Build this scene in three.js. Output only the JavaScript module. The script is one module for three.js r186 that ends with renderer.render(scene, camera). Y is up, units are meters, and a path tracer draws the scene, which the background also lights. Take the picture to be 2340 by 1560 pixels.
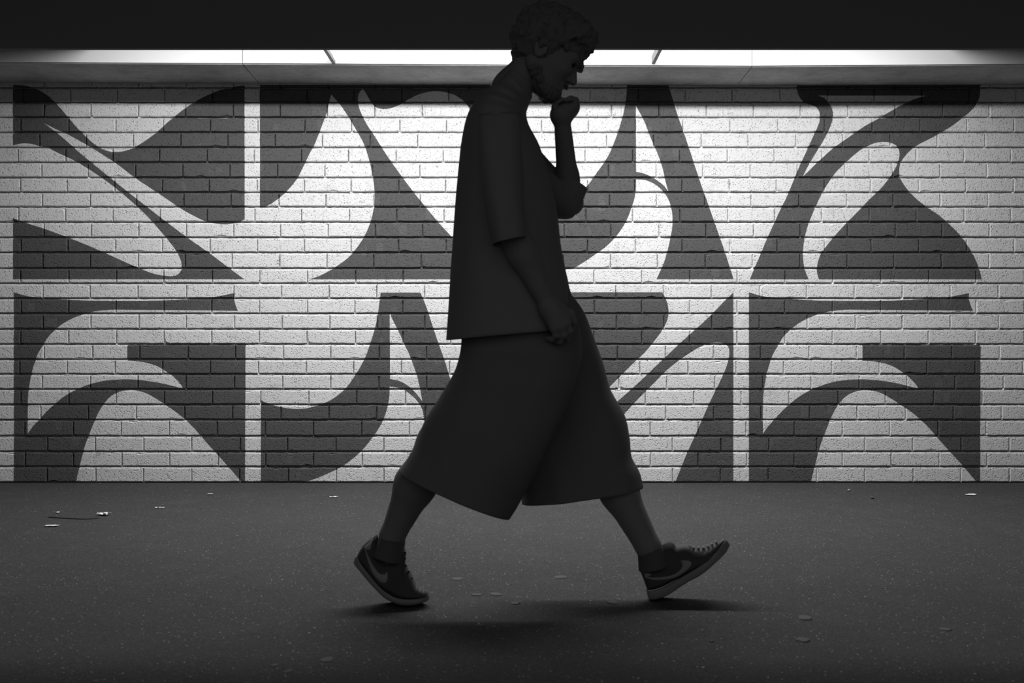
import * as THREE from 'three';
import { mergeGeometries } from 'three/addons/utils/BufferGeometryUtils.js';
import { RoundedBoxGeometry } from 'three/addons/geometries/RoundedBoxGeometry.js';
import { RectAreaLightUniformsLib } from 'three/addons/lights/RectAreaLightUniformsLib.js';

// ------------------------------------------------------------------ camera, sky, light, exposure
const IMG_W = 2340, IMG_H = 1560, FOCAL = 2600, EYE = 0.778;
const scene = new THREE.Scene();
const camera = new THREE.PerspectiveCamera(2 * Math.atan(IMG_H / 2 / FOCAL) * 180 / Math.PI, IMG_W / IMG_H, 0.05, 60);
camera.position.set(0, EYE, 0);
camera.lookAt(0, EYE, -10);
camera.focus = 5.6;
camera.userData.fStop = 5.0;
scene.background = new THREE.Color().setScalar(0.19);      // even grey dusk outside the passage
const renderer = new THREE.WebGLRenderer({ antialias: true });
renderer.toneMapping = THREE.LinearToneMapping;
renderer.toneMappingExposure = 1.0;
renderer.shadowMap.enabled = true;
RectAreaLightUniformsLib.init();
const LAMP = { radiance: 72, level: [0.76, 1.04, 0.80], length: 1.29, width: 0.13, y: 2.487, depth: 5.05, tilt: 6, at: [-1.32, 0.03, 1.38] };

// ------------------------------------------------------------------ helpers
let seed = 20471;
const rnd = () => { seed = (seed * 1664525 + 1013904223) >>> 0; return seed / 4294967296; };
const rr = (a, b) => a + (b - a) * rnd();
const clamp = (x, a, b) => Math.min(b, Math.max(a, x));
const lerp = (a, b, t) => a + (b - a) * t;
const sstep = (a, b, x) => { const t = clamp((x - a) / (b - a), 0, 1); return t * t * (3 - 2 * t); };
const hash3 = (x, y, z) => { let h = (x * 374761393 + y * 668265263 + z * 2147483647 + 974711) | 0; h = Math.imul(h ^ (h >>> 13), 1274126177); h ^= h >>> 16; return (h >>> 0) / 4294967296; };
function noise3(x, y, z) {
  const ix = Math.floor(x), iy = Math.floor(y), iz = Math.floor(z), s = (t) => t * t * (3 - 2 * t);
  const u = s(x - ix), v = s(y - iy), w = s(z - iz), c = (a, b, d) => hash3(ix + a, iy + b, iz + d);
  return lerp(lerp(lerp(c(0, 0, 0), c(1, 0, 0), u), lerp(c(0, 1, 0), c(1, 1, 0), u), v), lerp(lerp(c(0, 0, 1), c(1, 0, 1), u), lerp(c(0, 1, 1), c(1, 1, 1), u), v), w) * 2 - 1;
}
const fbm = (x, y, z) => noise3(x, y, z) * 0.6 + noise3(x * 2.1 + 7, y * 2.1 + 3, z * 2.1) * 0.28 + noise3(x * 4.3, y * 4.3 + 9, z * 4.3 + 5) * 0.12;
const used = {};
function numbered(name) { const n = used[name] ?? 0; used[name] = n + 1; return n ? name + '_' + String(n).padStart(3, '0') : name; }
function mesh(name, geometry, material, parent) {
  const m = new THREE.Mesh(geometry, material);
  m.name = name; m.castShadow = true; m.receiveShadow = true;
  (parent ?? scene).add(m);
  return m;
}
function thing(name, label, category, group, at = [0, 0, 0]) {
  const g = new THREE.Group();
  g.name = numbered(name); g.position.set(...at); g.userData = { label, category };
  if (group) g.userData.group = group;
  scene.add(g);
  return g;
}
function structure(name) { const g = new THREE.Group(); g.name = name; g.userData = { kind: 'structure' }; scene.add(g); return g; }
function paint(l, o = {}) { return new THREE.MeshPhysicalMaterial({ color: new THREE.Color().setScalar(l), roughness: 0.9, metalness: 0, ...o }); }
function tris(positions, index, uv) {
  const g = new THREE.BufferGeometry();
  g.setAttribute('position', new THREE.Float32BufferAttribute(positions, 3));
  if (uv) g.setAttribute('uv', new THREE.Float32BufferAttribute(uv, 2));
  g.setIndex(index);
  g.computeVertexNormals();
  return g;
}
function box(x0, x1, y0, y1, z0, z1) { return new THREE.BoxGeometry(x1 - x0, y1 - y0, z1 - z0).translate((x0 + x1) / 2, (y0 + y1) / 2, (z0 + z1) / 2); }
const merge = (list) => mergeGeometries(list.map((g) => { const h = g.index ? g.toNonIndexed() : g; for (const k of Object.keys(h.attributes)) if (k !== 'position' && k !== 'normal' && k !== 'uv') h.deleteAttribute(k); if (!h.attributes.uv) h.setAttribute('uv', new THREE.Float32BufferAttribute(new Float32Array(h.attributes.position.count * 2), 2)); return h; }));
// a measured place in the photograph, set at a depth in front of the eye
const X = (px, depth) => (px - IMG_W / 2) * depth / FOCAL;
const Y = (py, depth) => EYE - (py - IMG_H / 2) * depth / FOCAL;

// ------------------------------------------------------------------ the painted brick wall
const WALL = FOCAL * 0.00241;                  // distance of the brick faces, 6.27 m
const wx = (px) => X(px, WALL), wy = (py) => Y(py, WALL);
const SHEET = { x0: -200, x1: 2540, y0: 150, y1: 1120 };   // the painted area, measured in the same units as the rest
const WHITE = '#e6e6e6', DARK = '#5c5c5c';

// Each path: corner points are [x, y]; {s: [...]} runs a smooth curve from the last point through the listed ones.
const VIEW = {
  a: [0, 190, 600 / 2035], b: [0, 630, 600 / 1910], c: [560, 190, 520 / 1763], d: [560, 630, 520 / 1656],
  e: [1240, 190, 500 / 1696], f: [1240, 630, 500 / 1592], g: [1680, 190, 660 / 2238], h: [1680, 630, 660 / 2101],
};
function trace(view, items) {
  const [ox, oy, k] = VIEW[view], P = (x, y) => [ox + x * k, oy + y * k], out = [];
  for (const it of items) {
    if (Array.isArray(it)) { out.push(P(...it)); continue; }
    const pts = [out[out.length - 1]];
    for (let i = 0; i < it.s.length; i += 2) pts.push(P(it.s[i], it.s[i + 1]));
    const curve = new THREE.CatmullRomCurve3(pts.map((p) => new THREE.Vector3(p[0], p[1], 0)), false, 'centripetal');
    for (const q of curve.getPoints(pts.length * 8).slice(1)) out.push([q.x, q.y]);
  }
  return out;
}
const letterLow = (v) => [v, [[100, 120], { s: [200, 148, 320, 162, 540, 176, 700, 181, 900, 182, 1100, 181, 1250, 176, 1400, 168, 1550, 155, 1701, 126] }, { s: [1702, 165, 1712, 208, 1730, 255] },
  [1500, 252], [900, 247], { s: [830, 246, 740, 252, 680, 260, 620, 275, 550, 300, 470, 340, 410, 385, 350, 445, 310, 510, 275, 570, 250, 640, 230, 710, 215, 790, 205, 870, 202, 950, 201, 1040, 203, 1147] },
  { s: [240, 1095, 290, 1040, 340, 985, 400, 930, 470, 875, 560, 825, 650, 790, 750, 765, 850, 755, 930, 753, 1010, 757, 1100, 768, 1200, 787, 1335, 822] },
  { s: [1320, 798, 1290, 762, 1250, 725, 1200, 690, 1150, 660, 1090, 638, 1020, 624, 960, 618, 926, 616] }, [926, 503], [1786, 503], [1782, 1513], [1768, 1513],
  { s: [1650, 1375, 1500, 1210, 1400, 1095, 1300, 1005, 1200, 935, 1130, 890, 1060, 852, 1000, 836, 940, 831, 890, 838, 840, 855, 800, 880, 760, 925, 720, 985, 690, 1050, 650, 1150, 620, 1230, 590, 1340, 570, 1420, 548, 1513] }, [100, 1513]]];
const SHAPES = [
  ['a', [[100, 13], { s: [180, 17, 270, 40, 360, 90, 432, 154, 530, 266, 630, 380, 720, 463, 782, 506, 863, 531, 945, 529, 1043, 496, 1170, 415, 1348, 263, 1492, 155, 1618, 88, 1752, 40, 1895, 16] },
    [1896, 1055], { s: [1850, 1075, 1800, 1088, 1750, 1094, 1700, 1091, 1640, 1082, 1580, 1065, 1500, 1027, 1400, 970, 1250, 868, 1050, 735, 900, 622, 800, 556, 700, 494, 600, 437, 500, 385, 420, 350, 340, 308] },
    { s: [430, 377, 520, 452, 600, 525, 700, 607, 850, 730, 1000, 850, 1150, 967, 1300, 1083, 1450, 1195, 1620, 1315, 1780, 1435, 1893, 1519] }, [100, 1519], [100, 1045],
    { s: [200, 1082, 340, 1127, 530, 1197, 700, 1265, 880, 1345, 1070, 1430, 1200, 1478, 1290, 1493, 1350, 1493, 1385, 1477, 1405, 1445, 1408, 1400, 1395, 1355, 1360, 1290, 1300, 1212, 1230, 1130, 1130, 1020, 1000, 900, 880, 800, 740, 700, 590, 607, 450, 540, 380, 505, 300, 485, 240, 470, 190, 466, 140, 472, 100, 482] }]],
  letterLow('b'), letterLow('h'),
  ['c', [[115, 13], [1900, 13], [1900, 330], { s: [1800, 243, 1738, 191, 1690, 135, 1620, 90, 1540, 68, 1480, 62, 1420, 68, 1340, 90, 1250, 135, 1180, 175, 1120, 195, 1070, 200, 1020, 188, 990, 165, 960, 120, 935, 75, 912, 42] },
    { s: [885, 72, 874, 125, 884, 190, 910, 255, 950, 330, 1000, 405, 1060, 500, 1130, 605, 1220, 730, 1310, 850, 1400, 960, 1500, 1080, 1600, 1190, 1880, 1519] }, [497, 1519],
    { s: [570, 1495, 640, 1460, 720, 1410, 800, 1350, 870, 1270, 930, 1175, 970, 1080, 995, 980, 1003, 900, 1000, 800, 985, 700, 960, 590, 920, 470, 860, 360, 800, 260, 740, 170, 668, 88] },
    { s: [650, 150, 635, 220, 610, 290, 580, 370, 540, 470, 500, 545, 450, 650, 400, 745, 320, 840, 250, 900, 180, 945, 115, 966] }]],
  ['d', [[115, 905], { s: [170, 930, 220, 945, 300, 962, 370, 968, 440, 965, 500, 950, 560, 932, 620, 905, 680, 865, 740, 810, 790, 740, 840, 660, 880, 580, 910, 495, 940, 400, 965, 290, 978, 190, 987, 122] },
    [1275, 122], { s: [1315, 215, 1350, 320, 1400, 470, 1450, 610, 1502, 775, 1760, 1513] }, [1440, 1513], { s: [1360, 1250, 1303, 1050, 1297, 1005, 1287, 968, 1267, 930, 1238, 895, 1200, 860, 1160, 832, 1110, 813, 1052, 804] },
    { s: [1050, 870, 1043, 920, 1030, 980, 1000, 1060, 960, 1130, 920, 1185, 860, 1260, 790, 1325, 700, 1390, 620, 1430, 540, 1465, 470, 1490, 390, 1512] }, [115, 1512]],
    [[1052, 263], { s: [1070, 310, 1100, 370, 1130, 430, 1155, 490, 1190, 560, 1225, 650, 1255, 740, 1275, 830, 1290, 914] }, { s: [1275, 893, 1240, 850, 1190, 803, 1130, 768, 1055, 750] }]],
  ['e', [[656, -10], { s: [655, 20, 650, 90, 640, 160, 625, 240, 605, 310, 580, 390, 550, 470, 520, 540, 480, 610, 430, 680, 380, 750, 340, 800, 200, 900, 0, 980] }, [0, 1445], [210, 1442], { s: [245, 1430, 330, 1380, 410, 1325, 480, 1275, 540, 1220, 590, 1160, 630, 1100, 665, 1030, 690, 960, 710, 900, 722, 830, 725, 745] },
    { s: [790, 750, 850, 772, 900, 805, 940, 845, 970, 890, 990, 940, 1003, 1000, 1007, 1060, 1003, 1130, 990, 1200, 970, 1290, 940, 1390, 883, 1519] }, [1480, 1519], { s: [1450, 1425, 1400, 1270, 1340, 1100, 1280, 930, 1230, 790, 1170, 610, 1100, 400, 1040, 230, 1010, 130, 985, 50, 968, -10] }],
    [[722, 172], { s: [745, 215, 790, 300, 840, 430, 880, 520, 915, 610, 935, 680, 950, 750, 975, 842] }, { s: [945, 800, 905, 765, 860, 735, 810, 710, 770, 695, 725, 687] }]],
  ['f', [[0, 120], [870, 120], { s: [897, 170, 912, 220, 916, 270, 908, 320, 885, 370, 850, 425, 800, 490, 740, 560, 650, 645, 560, 735, 490, 805, 300, 1000] }, [0, 1000]]],
  ['f', [[1388, 120], { s: [1300, 208, 1200, 310, 1100, 400, 1000, 490, 900, 585, 800, 680, 700, 775, 600, 865, 545, 912, 380, 1060] }, [440, 1150], { s: [595, 1003, 700, 890, 800, 790, 900, 690, 1000, 610, 1080, 555, 1150, 515, 1220, 490, 1280, 485, 1325, 495, 1350, 515, 1358, 550, 1352, 610, 1330, 680, 1290, 770, 1250, 850, 1200, 955, 1150, 1070, 1100, 1180, 1050, 1290, 1010, 1390, 975, 1475, 963, 1513] }, [1388, 1513]]],
  ['g', [[113, 1519], { s: [150, 1432, 190, 1340, 240, 1220, 290, 1110, 350, 980, 400, 880, 450, 760, 500, 640, 530, 575, 570, 490, 610, 400, 640, 335, 655, 290, 656, 240, 645, 205, 620, 180, 580, 165, 540, 150, 510, 125, 490, 90, 480, 50, 476, -10] }, [1902, -10],
    { s: [1900, 20, 1897, 80, 1885, 130, 1860, 175, 1820, 220, 1760, 270, 1680, 330, 1600, 380, 1500, 435, 1430, 470, 1370, 510, 1320, 560, 1285, 610, 1272, 660, 1275, 720, 1300, 775, 1350, 840, 1420, 910, 1500, 970, 1580, 1025, 1650, 1085, 1730, 1165, 1790, 1240, 1840, 1320, 1880, 1410, 1900, 1470, 1910, 1519] }, [650, 1519],
    { s: [638, 1480, 633, 1440, 640, 1390, 660, 1330, 690, 1285, 740, 1220, 800, 1150, 880, 1065, 960, 985, 1040, 900, 1120, 825, 1190, 740, 1230, 680, 1255, 630, 1270, 580, 1273, 540, 1262, 500, 1235, 475, 1190, 458, 1140, 455, 1080, 465, 1020, 490, 960, 525, 900, 575, 840, 630, 780, 690, 720, 775, 680, 840, 640, 920, 600, 1010, 570, 1085, 545, 1170, 530, 1250, 525, 1330, 530, 1400, 545, 1460, 570, 1519] }],
    [[525, 722], { s: [560, 650, 600, 580, 650, 500, 700, 415, 735, 340, 755, 280, 758, 230, 745, 185, 720, 145, 690, 117, 645, 96] }, [1480, 97], { s: [1400, 120, 1300, 165, 1200, 220, 1100, 280, 1000, 335, 900, 405, 820, 460, 740, 520, 680, 575, 620, 630, 570, 680, 525, 722] }]],
];
function muralSheet(px0, px1) {
  const W = 2048, H = 1450, c = document.createElement('canvas'); c.width = W; c.height = H;
  const g = c.getContext('2d'), kx = W / (px1 - px0), ky = H / (SHEET.y1 - SHEET.y0);
  g.fillStyle = WHITE; g.fillRect(0, 0, W, H);
  g.fillStyle = DARK;
  for (const [view, ...loops] of SHAPES) {
    g.beginPath();
    for (const loop of loops) { trace(view, loop).forEach(([x, y], i) => (i ? g.lineTo((x - px0) * kx, (y - SHEET.y0) * ky) : g.moveTo((x - px0) * kx, (y - SHEET.y0) * ky))); g.closePath(); }
    g.fill('evenodd');
  }
  // dark specks paint in the shade of pits, plus grime and faint runs
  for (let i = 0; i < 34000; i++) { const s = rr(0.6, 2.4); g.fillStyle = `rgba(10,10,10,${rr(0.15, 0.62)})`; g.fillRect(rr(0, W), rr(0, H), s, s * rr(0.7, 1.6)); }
  for (let i = 0; i < 900; i++) { g.fillStyle = `rgba(${rnd() < 0.5 ? '30,30,30' : '255,255,255'},${rr(0.02, 0.06)})`; g.fillRect(rr(0, W), rr(0, H), rr(2, 30), rr(2, 40)); }
  for (let i = 0; i < 500; i++) { g.fillStyle = `rgba(20,20,20,${rr(0.05, 0.22)})`; g.fillRect(rr(0, W), rr(0, H), rr(0.8, 1.8), rr(14, 46)); }
  const t = new THREE.CanvasTexture(c); t.colorSpace = THREE.SRGBColorSpace; t.anisotropy = 8;
  return t;
}
function heightSheet(size, pits, coarse, rough) {      // tileable relief: grains and pits
  const h = new Float32Array(size * size).fill(0.62);
  const add = (cx, cy, r, v) => { const R = Math.ceil(r); for (let y = -R; y <= R; y++) for (let x = -R; x <= R; x++) { const d = Math.hypot(x, y) / r; if (d < 1) h[((cy + y + size) % size) * size + ((cx + x + size) % size)] += v * (1 - d * d); } };
  for (let i = 0; i < coarse; i++) add(Math.floor(rnd() * size), Math.floor(rnd() * size), rr(3, 16), rr(-0.05, 0.05));
  for (let i = 0; i < size * size; i++) h[i] += (rnd() - 0.5) * rough;
  for (let i = 0; i < pits; i++) add(Math.floor(rnd() * size), Math.floor(rnd() * size), rr(1.2, 4.2), -rr(0.15, 0.6));
  const d = new Uint8Array(size * size * 4);
  for (let i = 0; i < size * size; i++) d[i * 4] = d[i * 4 + 1] = d[i * 4 + 2] = clamp(h[i], 0, 1) * 255, d[i * 4 + 3] = 255;
  const t = new THREE.DataTexture(d, size, size); t.wrapS = t.wrapT = THREE.RepeatWrapping; t.magFilter = THREE.LinearFilter; t.needsUpdate = true;
  return t;
}
const brickRelief = heightSheet(1024, 9000, 5000, 0.16);
const MID = IMG_W / 2;
const sheets = [[SHEET.x0, MID], [MID, SHEET.x1]].map(([a, b]) => {
  const relief = brickRelief.clone(); relief.repeat.set((b - a) * 0.00241 / 1.0, (SHEET.y1 - SHEET.y0) * 0.00241 / 1.0); relief.needsUpdate = true;
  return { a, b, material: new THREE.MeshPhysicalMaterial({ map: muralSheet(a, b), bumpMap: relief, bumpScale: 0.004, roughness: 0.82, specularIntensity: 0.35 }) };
});
const fold = (px) => { const [e, w, out] = px > SHEET.x1 - 4 ? [SHEET.x1 - 4, 250, px - SHEET.x1 + 4] : px < SHEET.x0 + 4 ? [SHEET.x0 + 4, -205, SHEET.x0 + 4 - px] : [px, 0, 0]; const t = w ? (out / Math.abs(w)) % 2 : 0; return e - w * (t < 1 ? t : 2 - t); };   // beyond the mural the plain paint goes on
const uvAt = (s, px0, py, px = fold(px0)) => [clamp((px - s.a) / (s.b - s.a), 0.0005, 0.9995), 1 - clamp((py - SHEET.y0) / (SHEET.y1 - SHEET.y0), 0.0005, 0.9995)];

const BEDS = [166, 200.3, 233.8, 268, 302.2, 336.5, 370.6, 405.5, 439.2, 472.6, 507.3, 542.3, 576.8, 613, 647.4, 681.8, 716.4, 752, 786.5, 821, 854.8, 889.2, 924.4, 959.2, 996, 1031.5, 1066, 1102];
const FIRST = [100.5, 52.5, 100.2, 47.8, 89, 40.7, 93.7, 45.7, 96.4, 41.3, 100.2, 46.3, 98.2, 47.2, 97.4, 47.1, 98, 47.1, 101.2, 44, 95.8, 46.2, 91.7, 56.5, 108.4, 58, 108.4];
const PITCH = (row) => (row < 13 ? 108.1 : row < 20 ? 109.2 : 109.9);
const BACK = -0.032;
function brickShape(s, x0, x1, y0, y1) {      // px bounds -> geometry round its own middle, with ragged, chamfered edges
  const cx = (x0 + x1) / 2, cy = (y0 + y1) / 2, hw = (x1 - x0) / 2 * 0.00241, hh = (y1 - y0) / 2 * 0.00241;
  const ring = [], nx = 8, ny = 2, chip = rnd() < 0.25 ? Math.floor(rnd() * 20) : -1;
  for (let i = 0; i < nx; i++) ring.push([-hw + 2 * hw * i / nx, -hh]);
  for (let i = 0; i < ny; i++) ring.push([hw, -hh + 2 * hh * i / ny]);
  for (let i = 0; i < nx; i++) ring.push([hw - 2 * hw * i / nx, hh]);
  for (let i = 0; i < ny; i++) ring.push([-hw, hh - 2 * hh * i / ny]);
  const tx = rr(-0.010, 0.010), ty = rr(-0.022, 0.012), pos = [], uv = [], idx = [], n = ring.length;
  const put = (x, y, z) => { pos.push(x, y, z); uv.push(...uvAt(s, cx + x / 0.00241, cy - y / 0.00241)); };
  ring.forEach(([x, y], k) => { ring[k] = [x + rr(-0.0008, 0.0008), y + rr(-0.0011, 0.0011)]; });
  for (const [x, y] of ring) put(x, y, BACK);
  ring.forEach(([x, y], k) => { const c = k === chip ? 0.010 : 0.0024 + rnd() * 0.0012; put(x, y, -c + x * tx + y * ty); });
  ring.forEach(([x, y], k) => { const c = (k === chip ? 0.010 : 0.0030 + rnd() * 0.0010); put(x - Math.sign(x) * Math.min(c, Math.abs(x)) * (Math.abs(x) > hw * 0.97 ? 1 : 0), y - Math.sign(y) * Math.min(c, Math.abs(y)) * (Math.abs(y) > hh * 0.9 ? 1 : 0), x * tx + y * ty); });
  for (let r = 0; r < 2; r++) for (let k = 0; k < n; k++) { const a = r * n + k, b = r * n + (k + 1) % n; idx.push(a, b, b + n, a, b + n, a + n); }
  const half = n / 2;   // front face in strips between the long edges
  const f = (k) => 2 * n + k % n;
  for (let k = 0; k < nx; k++) { const a = f(k), b = f(k + 1), c = f(nx + ny + nx - k - 1), d = f(nx + ny + nx - k); idx.push(a, b, c, a, c, d); }
  idx.push(f(nx), f(nx + 1), f(nx + 2), f(2 * nx + ny), f(2 * nx + ny + 1), f(0));
  const g = tris(pos, idx, uv).toNonIndexed();
  g.computeVertexNormals();
  return g;
}
const inPerson = (x, y) => x > 900 && x < 1480 && (y > 880 || (x > 1010 && x < 1400 && y > 500) || (x > 1040 && x < 1340));
const wallBack = structure('wall_back');
{
  const bricks = [], heads = [];
  for (let row = 0; row < BEDS.length - 1; row++) {
    const top = BEDS[row] + 3.6, bottom = BEDS[row + 1] - 2.2, p = PITCH(row);
    let k = -7, x = FIRST[row] + p * k;
    while (x < 2900) {
      const next = FIRST[row] + p * ++k + rr(-1.1, 1.1);
      heads.push([x, row, rnd() < 0.55 ? rr(0.25, 1) : 0]);
      const x0 = x + 1.3, x1 = next - 1.3;
      x = next;
      if (x0 < -640) continue;
      const parts = x0 < MID && x1 > MID ? 1 : 0;
      bricks.push({ x0, x1, top, bottom, row, s: sheets[(x0 + x1) / 2 < MID ? 0 : 1], split: parts, cx: (x0 + x1) / 2, cy: (top + bottom) / 2 });
    }
  }
  // the bricks that cross the middle use the sheet of their own middle; the sheets share an edge there
  const seen = bricks.filter((b) => b.x0 > -2 && b.x1 < 2342 && b.row >= 2 && b.split === 0 && !inPerson(b.cx, b.cy)).sort((p, q) => Math.hypot((p.cx - 1170) * 0.62, p.cy - 660) - Math.hypot((q.cx - 1170) * 0.62, q.cy - 660)).slice(0, 300);
  const single = new Set(seen), rest = [[], []];
  for (const b of bricks) {
    const s = b.s, g = brickShape(s, b.x0, b.x1, b.top, b.bottom), proud = rr(-0.0012, 0.0016);
    const at = [wx(b.cx), wy(b.cy), -WALL + proud];
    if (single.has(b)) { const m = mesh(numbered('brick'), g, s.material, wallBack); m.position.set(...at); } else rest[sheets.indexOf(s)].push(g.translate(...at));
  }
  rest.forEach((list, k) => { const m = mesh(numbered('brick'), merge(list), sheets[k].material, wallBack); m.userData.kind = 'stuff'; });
  // mortar: bed joints (deep under the brick above, nearly flush below), head joints, in the paint of the mural
  sheets.forEach((s, k) => {
    const pos = [], uv = [], idx = [], lo = k ? MID : -600, hi = k ? 2900 : MID;
    const put = (px, py, z) => { pos.push(wx(px), wy(py), -WALL + z); uv.push(...uvAt(s, px, py)); return pos.length / 3 - 1; };
    for (let row = 1; row < BEDS.length - 1; row++) {
      const yj = BEDS[row], n = Math.ceil((hi - lo) / 3.2);
      let before = null;
      for (let i = 0; i <= n; i++) {
        const px = lo + (hi - lo) * i / n, w = px * 0.13, blob = heads.reduce((m, [hx, hr, big]) => (hr === row - 1 && Math.abs(hx - px) < 6 ? Math.max(m, big * clamp(1.5 - Math.abs(hx - px) / 3.6, 0, 1)) : m), 0);
        const j = (q) => noise3(w * 2.3, row * 3.1, q) * 0.0022, e = noise3(w, row * 5.7, 3) * 1.1;
        const now = [put(px, yj - 4, BACK), put(px, yj - 2.4, lerp(-0.029, -0.003, blob)), put(px, yj + 0.7 + e * 0.6, lerp(-0.026, -0.0015, blob) + j(1)), put(px, yj + 1.6 + e * 0.7, lerp(-0.0075, -0.001, blob) + j(2)), put(px, yj + 3.8 + e * 0.3, -0.0030 + j(3) * 0.8), put(px, yj + 7, -0.012)];
        if (before) for (let q = 0; q < 5; q++) idx.push(before[q], before[q + 1], now[q + 1], before[q], now[q + 1], now[q]);
        before = now;
      }
    }
    for (const [hx, row] of heads) {
      if (hx < lo || hx >= hi) continue;
      const y0 = BEDS[row] + 1, y1 = BEDS[row + 1] - 0.5; let before = null;
      const deep = rr(-0.0075, -0.0030);
      for (let i = 0; i <= 8; i++) {
        const py = lerp(y0, y1, i / 8), z = deep + noise3(hx, py * 0.35, 4) * 0.0030, c = noise3(hx, py * 0.5, 8) * 0.5, now = [put(hx - 3, py, -0.022), put(hx - 0.35 + c, py, -0.022), put(hx + 0.25 + c, py, z), put(hx + 3, py, z - 0.001)];
        if (before) for (let q = 0; q < 3; q++) idx.push(before[q], now[q], now[q + 1], before[q], now[q + 1], before[q + 1]);
        before = now;
      }
    }
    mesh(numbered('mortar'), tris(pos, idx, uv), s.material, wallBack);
  });
  mesh('wall_core', box(wx(-560), wx(2900), -0.15, 2.75, -WALL - 0.30, -WALL - 0.020), paint(0.4), wallBack);
}

for (const [name, x] of [['wall_left', -1], ['wall_right', 1]]) {
  const w = structure(name);
  mesh('wall_panel', box(Math.min(x * 4.0, x * 4.25), Math.max(x * 4.0, x * 4.25), -0.1, 2.62, -WALL - 0.3, -0.4), paint(0.16), w);
}

// ------------------------------------------------------------------ the asphalt floor
const floor = structure('floor');
function asphaltSheet(size) {
  const d = new Uint8Array(size * size * 4), v = new Float32Array(size * size);
  for (let y = 0; y < size; y++) for (let x = 0; x < size; x++) v[y * size + x] = 0.060 + (rnd() - 0.5) * 0.040;
  const spot = (cx, cy, rx, ry, val, k) => { for (let y = -Math.ceil(ry); y <= ry; y++) for (let x = -Math.ceil(rx); x <= rx; x++) if ((x / rx) ** 2 + (y / ry) ** 2 <= 1) { const i = ((cy + y + size) % size) * size + ((cx + x + size) % size); v[i] = lerp(v[i], val, k); } };
  const R = () => Math.floor(rnd() * size);
  for (let i = 0; i < 600; i++) spot(R(), R(), rr(20, 90), rr(20, 90), rr(0.045, 0.09), 0.12);
  for (let i = 0; i < 60000; i++) spot(R(), R(), rr(1, 3.4), rr(1, 3.4), rr(0.02, 0.115), 0.6);
  for (let i = 0; i < 15000; i++) spot(R(), R(), rr(0.8, 2.0), rr(0.8, 2.2), rr(0.12, 0.28), 0.7);
  for (let i = 0; i < 1500; i++) spot(R(), R(), rr(0.9, 2.4), rr(0.9, 2.4), rr(0.35, 0.75), 0.9);
  for (let i = 0; i < size * size; i++) { const l = v[i], s = l <= 0.0031308 ? l * 12.92 : 1.055 * Math.pow(l, 1 / 2.4) - 0.055; d[i * 4] = d[i * 4 + 1] = d[i * 4 + 2] = clamp(s, 0, 1) * 255; d[i * 4 + 3] = 255; }
  const t = new THREE.DataTexture(d, size, size); t.colorSpace = THREE.SRGBColorSpace; t.wrapS = t.wrapT = THREE.RepeatWrapping; t.magFilter = THREE.LinearFilter; t.minFilter = THREE.LinearMipmapLinearFilter; t.generateMipmaps = true; t.anisotropy = 8; t.needsUpdate = true;
  return t;
}
{
  const relief = heightSheet(1024, 9000, 9000, 0.5);
  const asphalt = new THREE.MeshPhysicalMaterial({ map: asphaltSheet(2048), bumpMap: relief, bumpScale: 0.0016, roughness: 0.95, specularIntensity: 0.25 });
  const pos = [], uv = [], idx = [], NX = 90, NZ = 90, xa = -9, xb = 9, za = 6, zb = -WALL - 0.05;
  for (let j = 0; j <= NZ; j++) for (let i = 0; i <= NX; i++) { const x = lerp(xa, xb, i / NX), z = lerp(za, zb, j / NZ); pos.push(x, noise3(x * 2.2, 3, z * 2.2) * 0.0012 - 0.0012, z); uv.push(x / 2.0, z / 2.0); }
  for (let j = 0; j < NZ; j++) for (let i = 0; i < NX; i++) { const a = j * (NX + 1) + i; idx.push(a, a + 1, a + NX + 2, a, a + NX + 2, a + NX + 1); }
  const top = mesh('paving', tris(pos, idx, uv), asphalt, floor);
  mesh('subbase', box(xa, xb, -0.16, -0.008, zb, za), paint(0.08), floor);
}

// ------------------------------------------------------------------ lintel, ceiling recess and lamps
const ceiling = structure('ceiling');
const FASCIA = { depth: 4.50, thick: 0.03 };
FASCIA.y = EYE + (780 - 115) * FASCIA.depth / FOCAL;
const LINTEL = 5.88;
const concreteSheet = (() => {
  const n = 512, d = new Uint8Array(n * n * 4);
  for (let y = 0; y < n; y++) for (let x = 0; x < n; x++) { const v = 0.74 + 0.07 * fbm(x / 46, y / 46, 1) + 0.05 * fbm(x / 11, y / 11, 2) + (rnd() - 0.5) * 0.07, i = (y * n + x) * 4; d[i] = d[i + 1] = d[i + 2] = clamp(v, 0, 1) * 255; d[i + 3] = 255; }
  const t = new THREE.DataTexture(d, n, n); t.colorSpace = THREE.SRGBColorSpace; t.wrapS = t.wrapT = THREE.MirroredRepeatWrapping; t.magFilter = THREE.LinearFilter; t.repeat.set(1.1, 1.1); t.needsUpdate = true;
  return t;
})();
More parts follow.
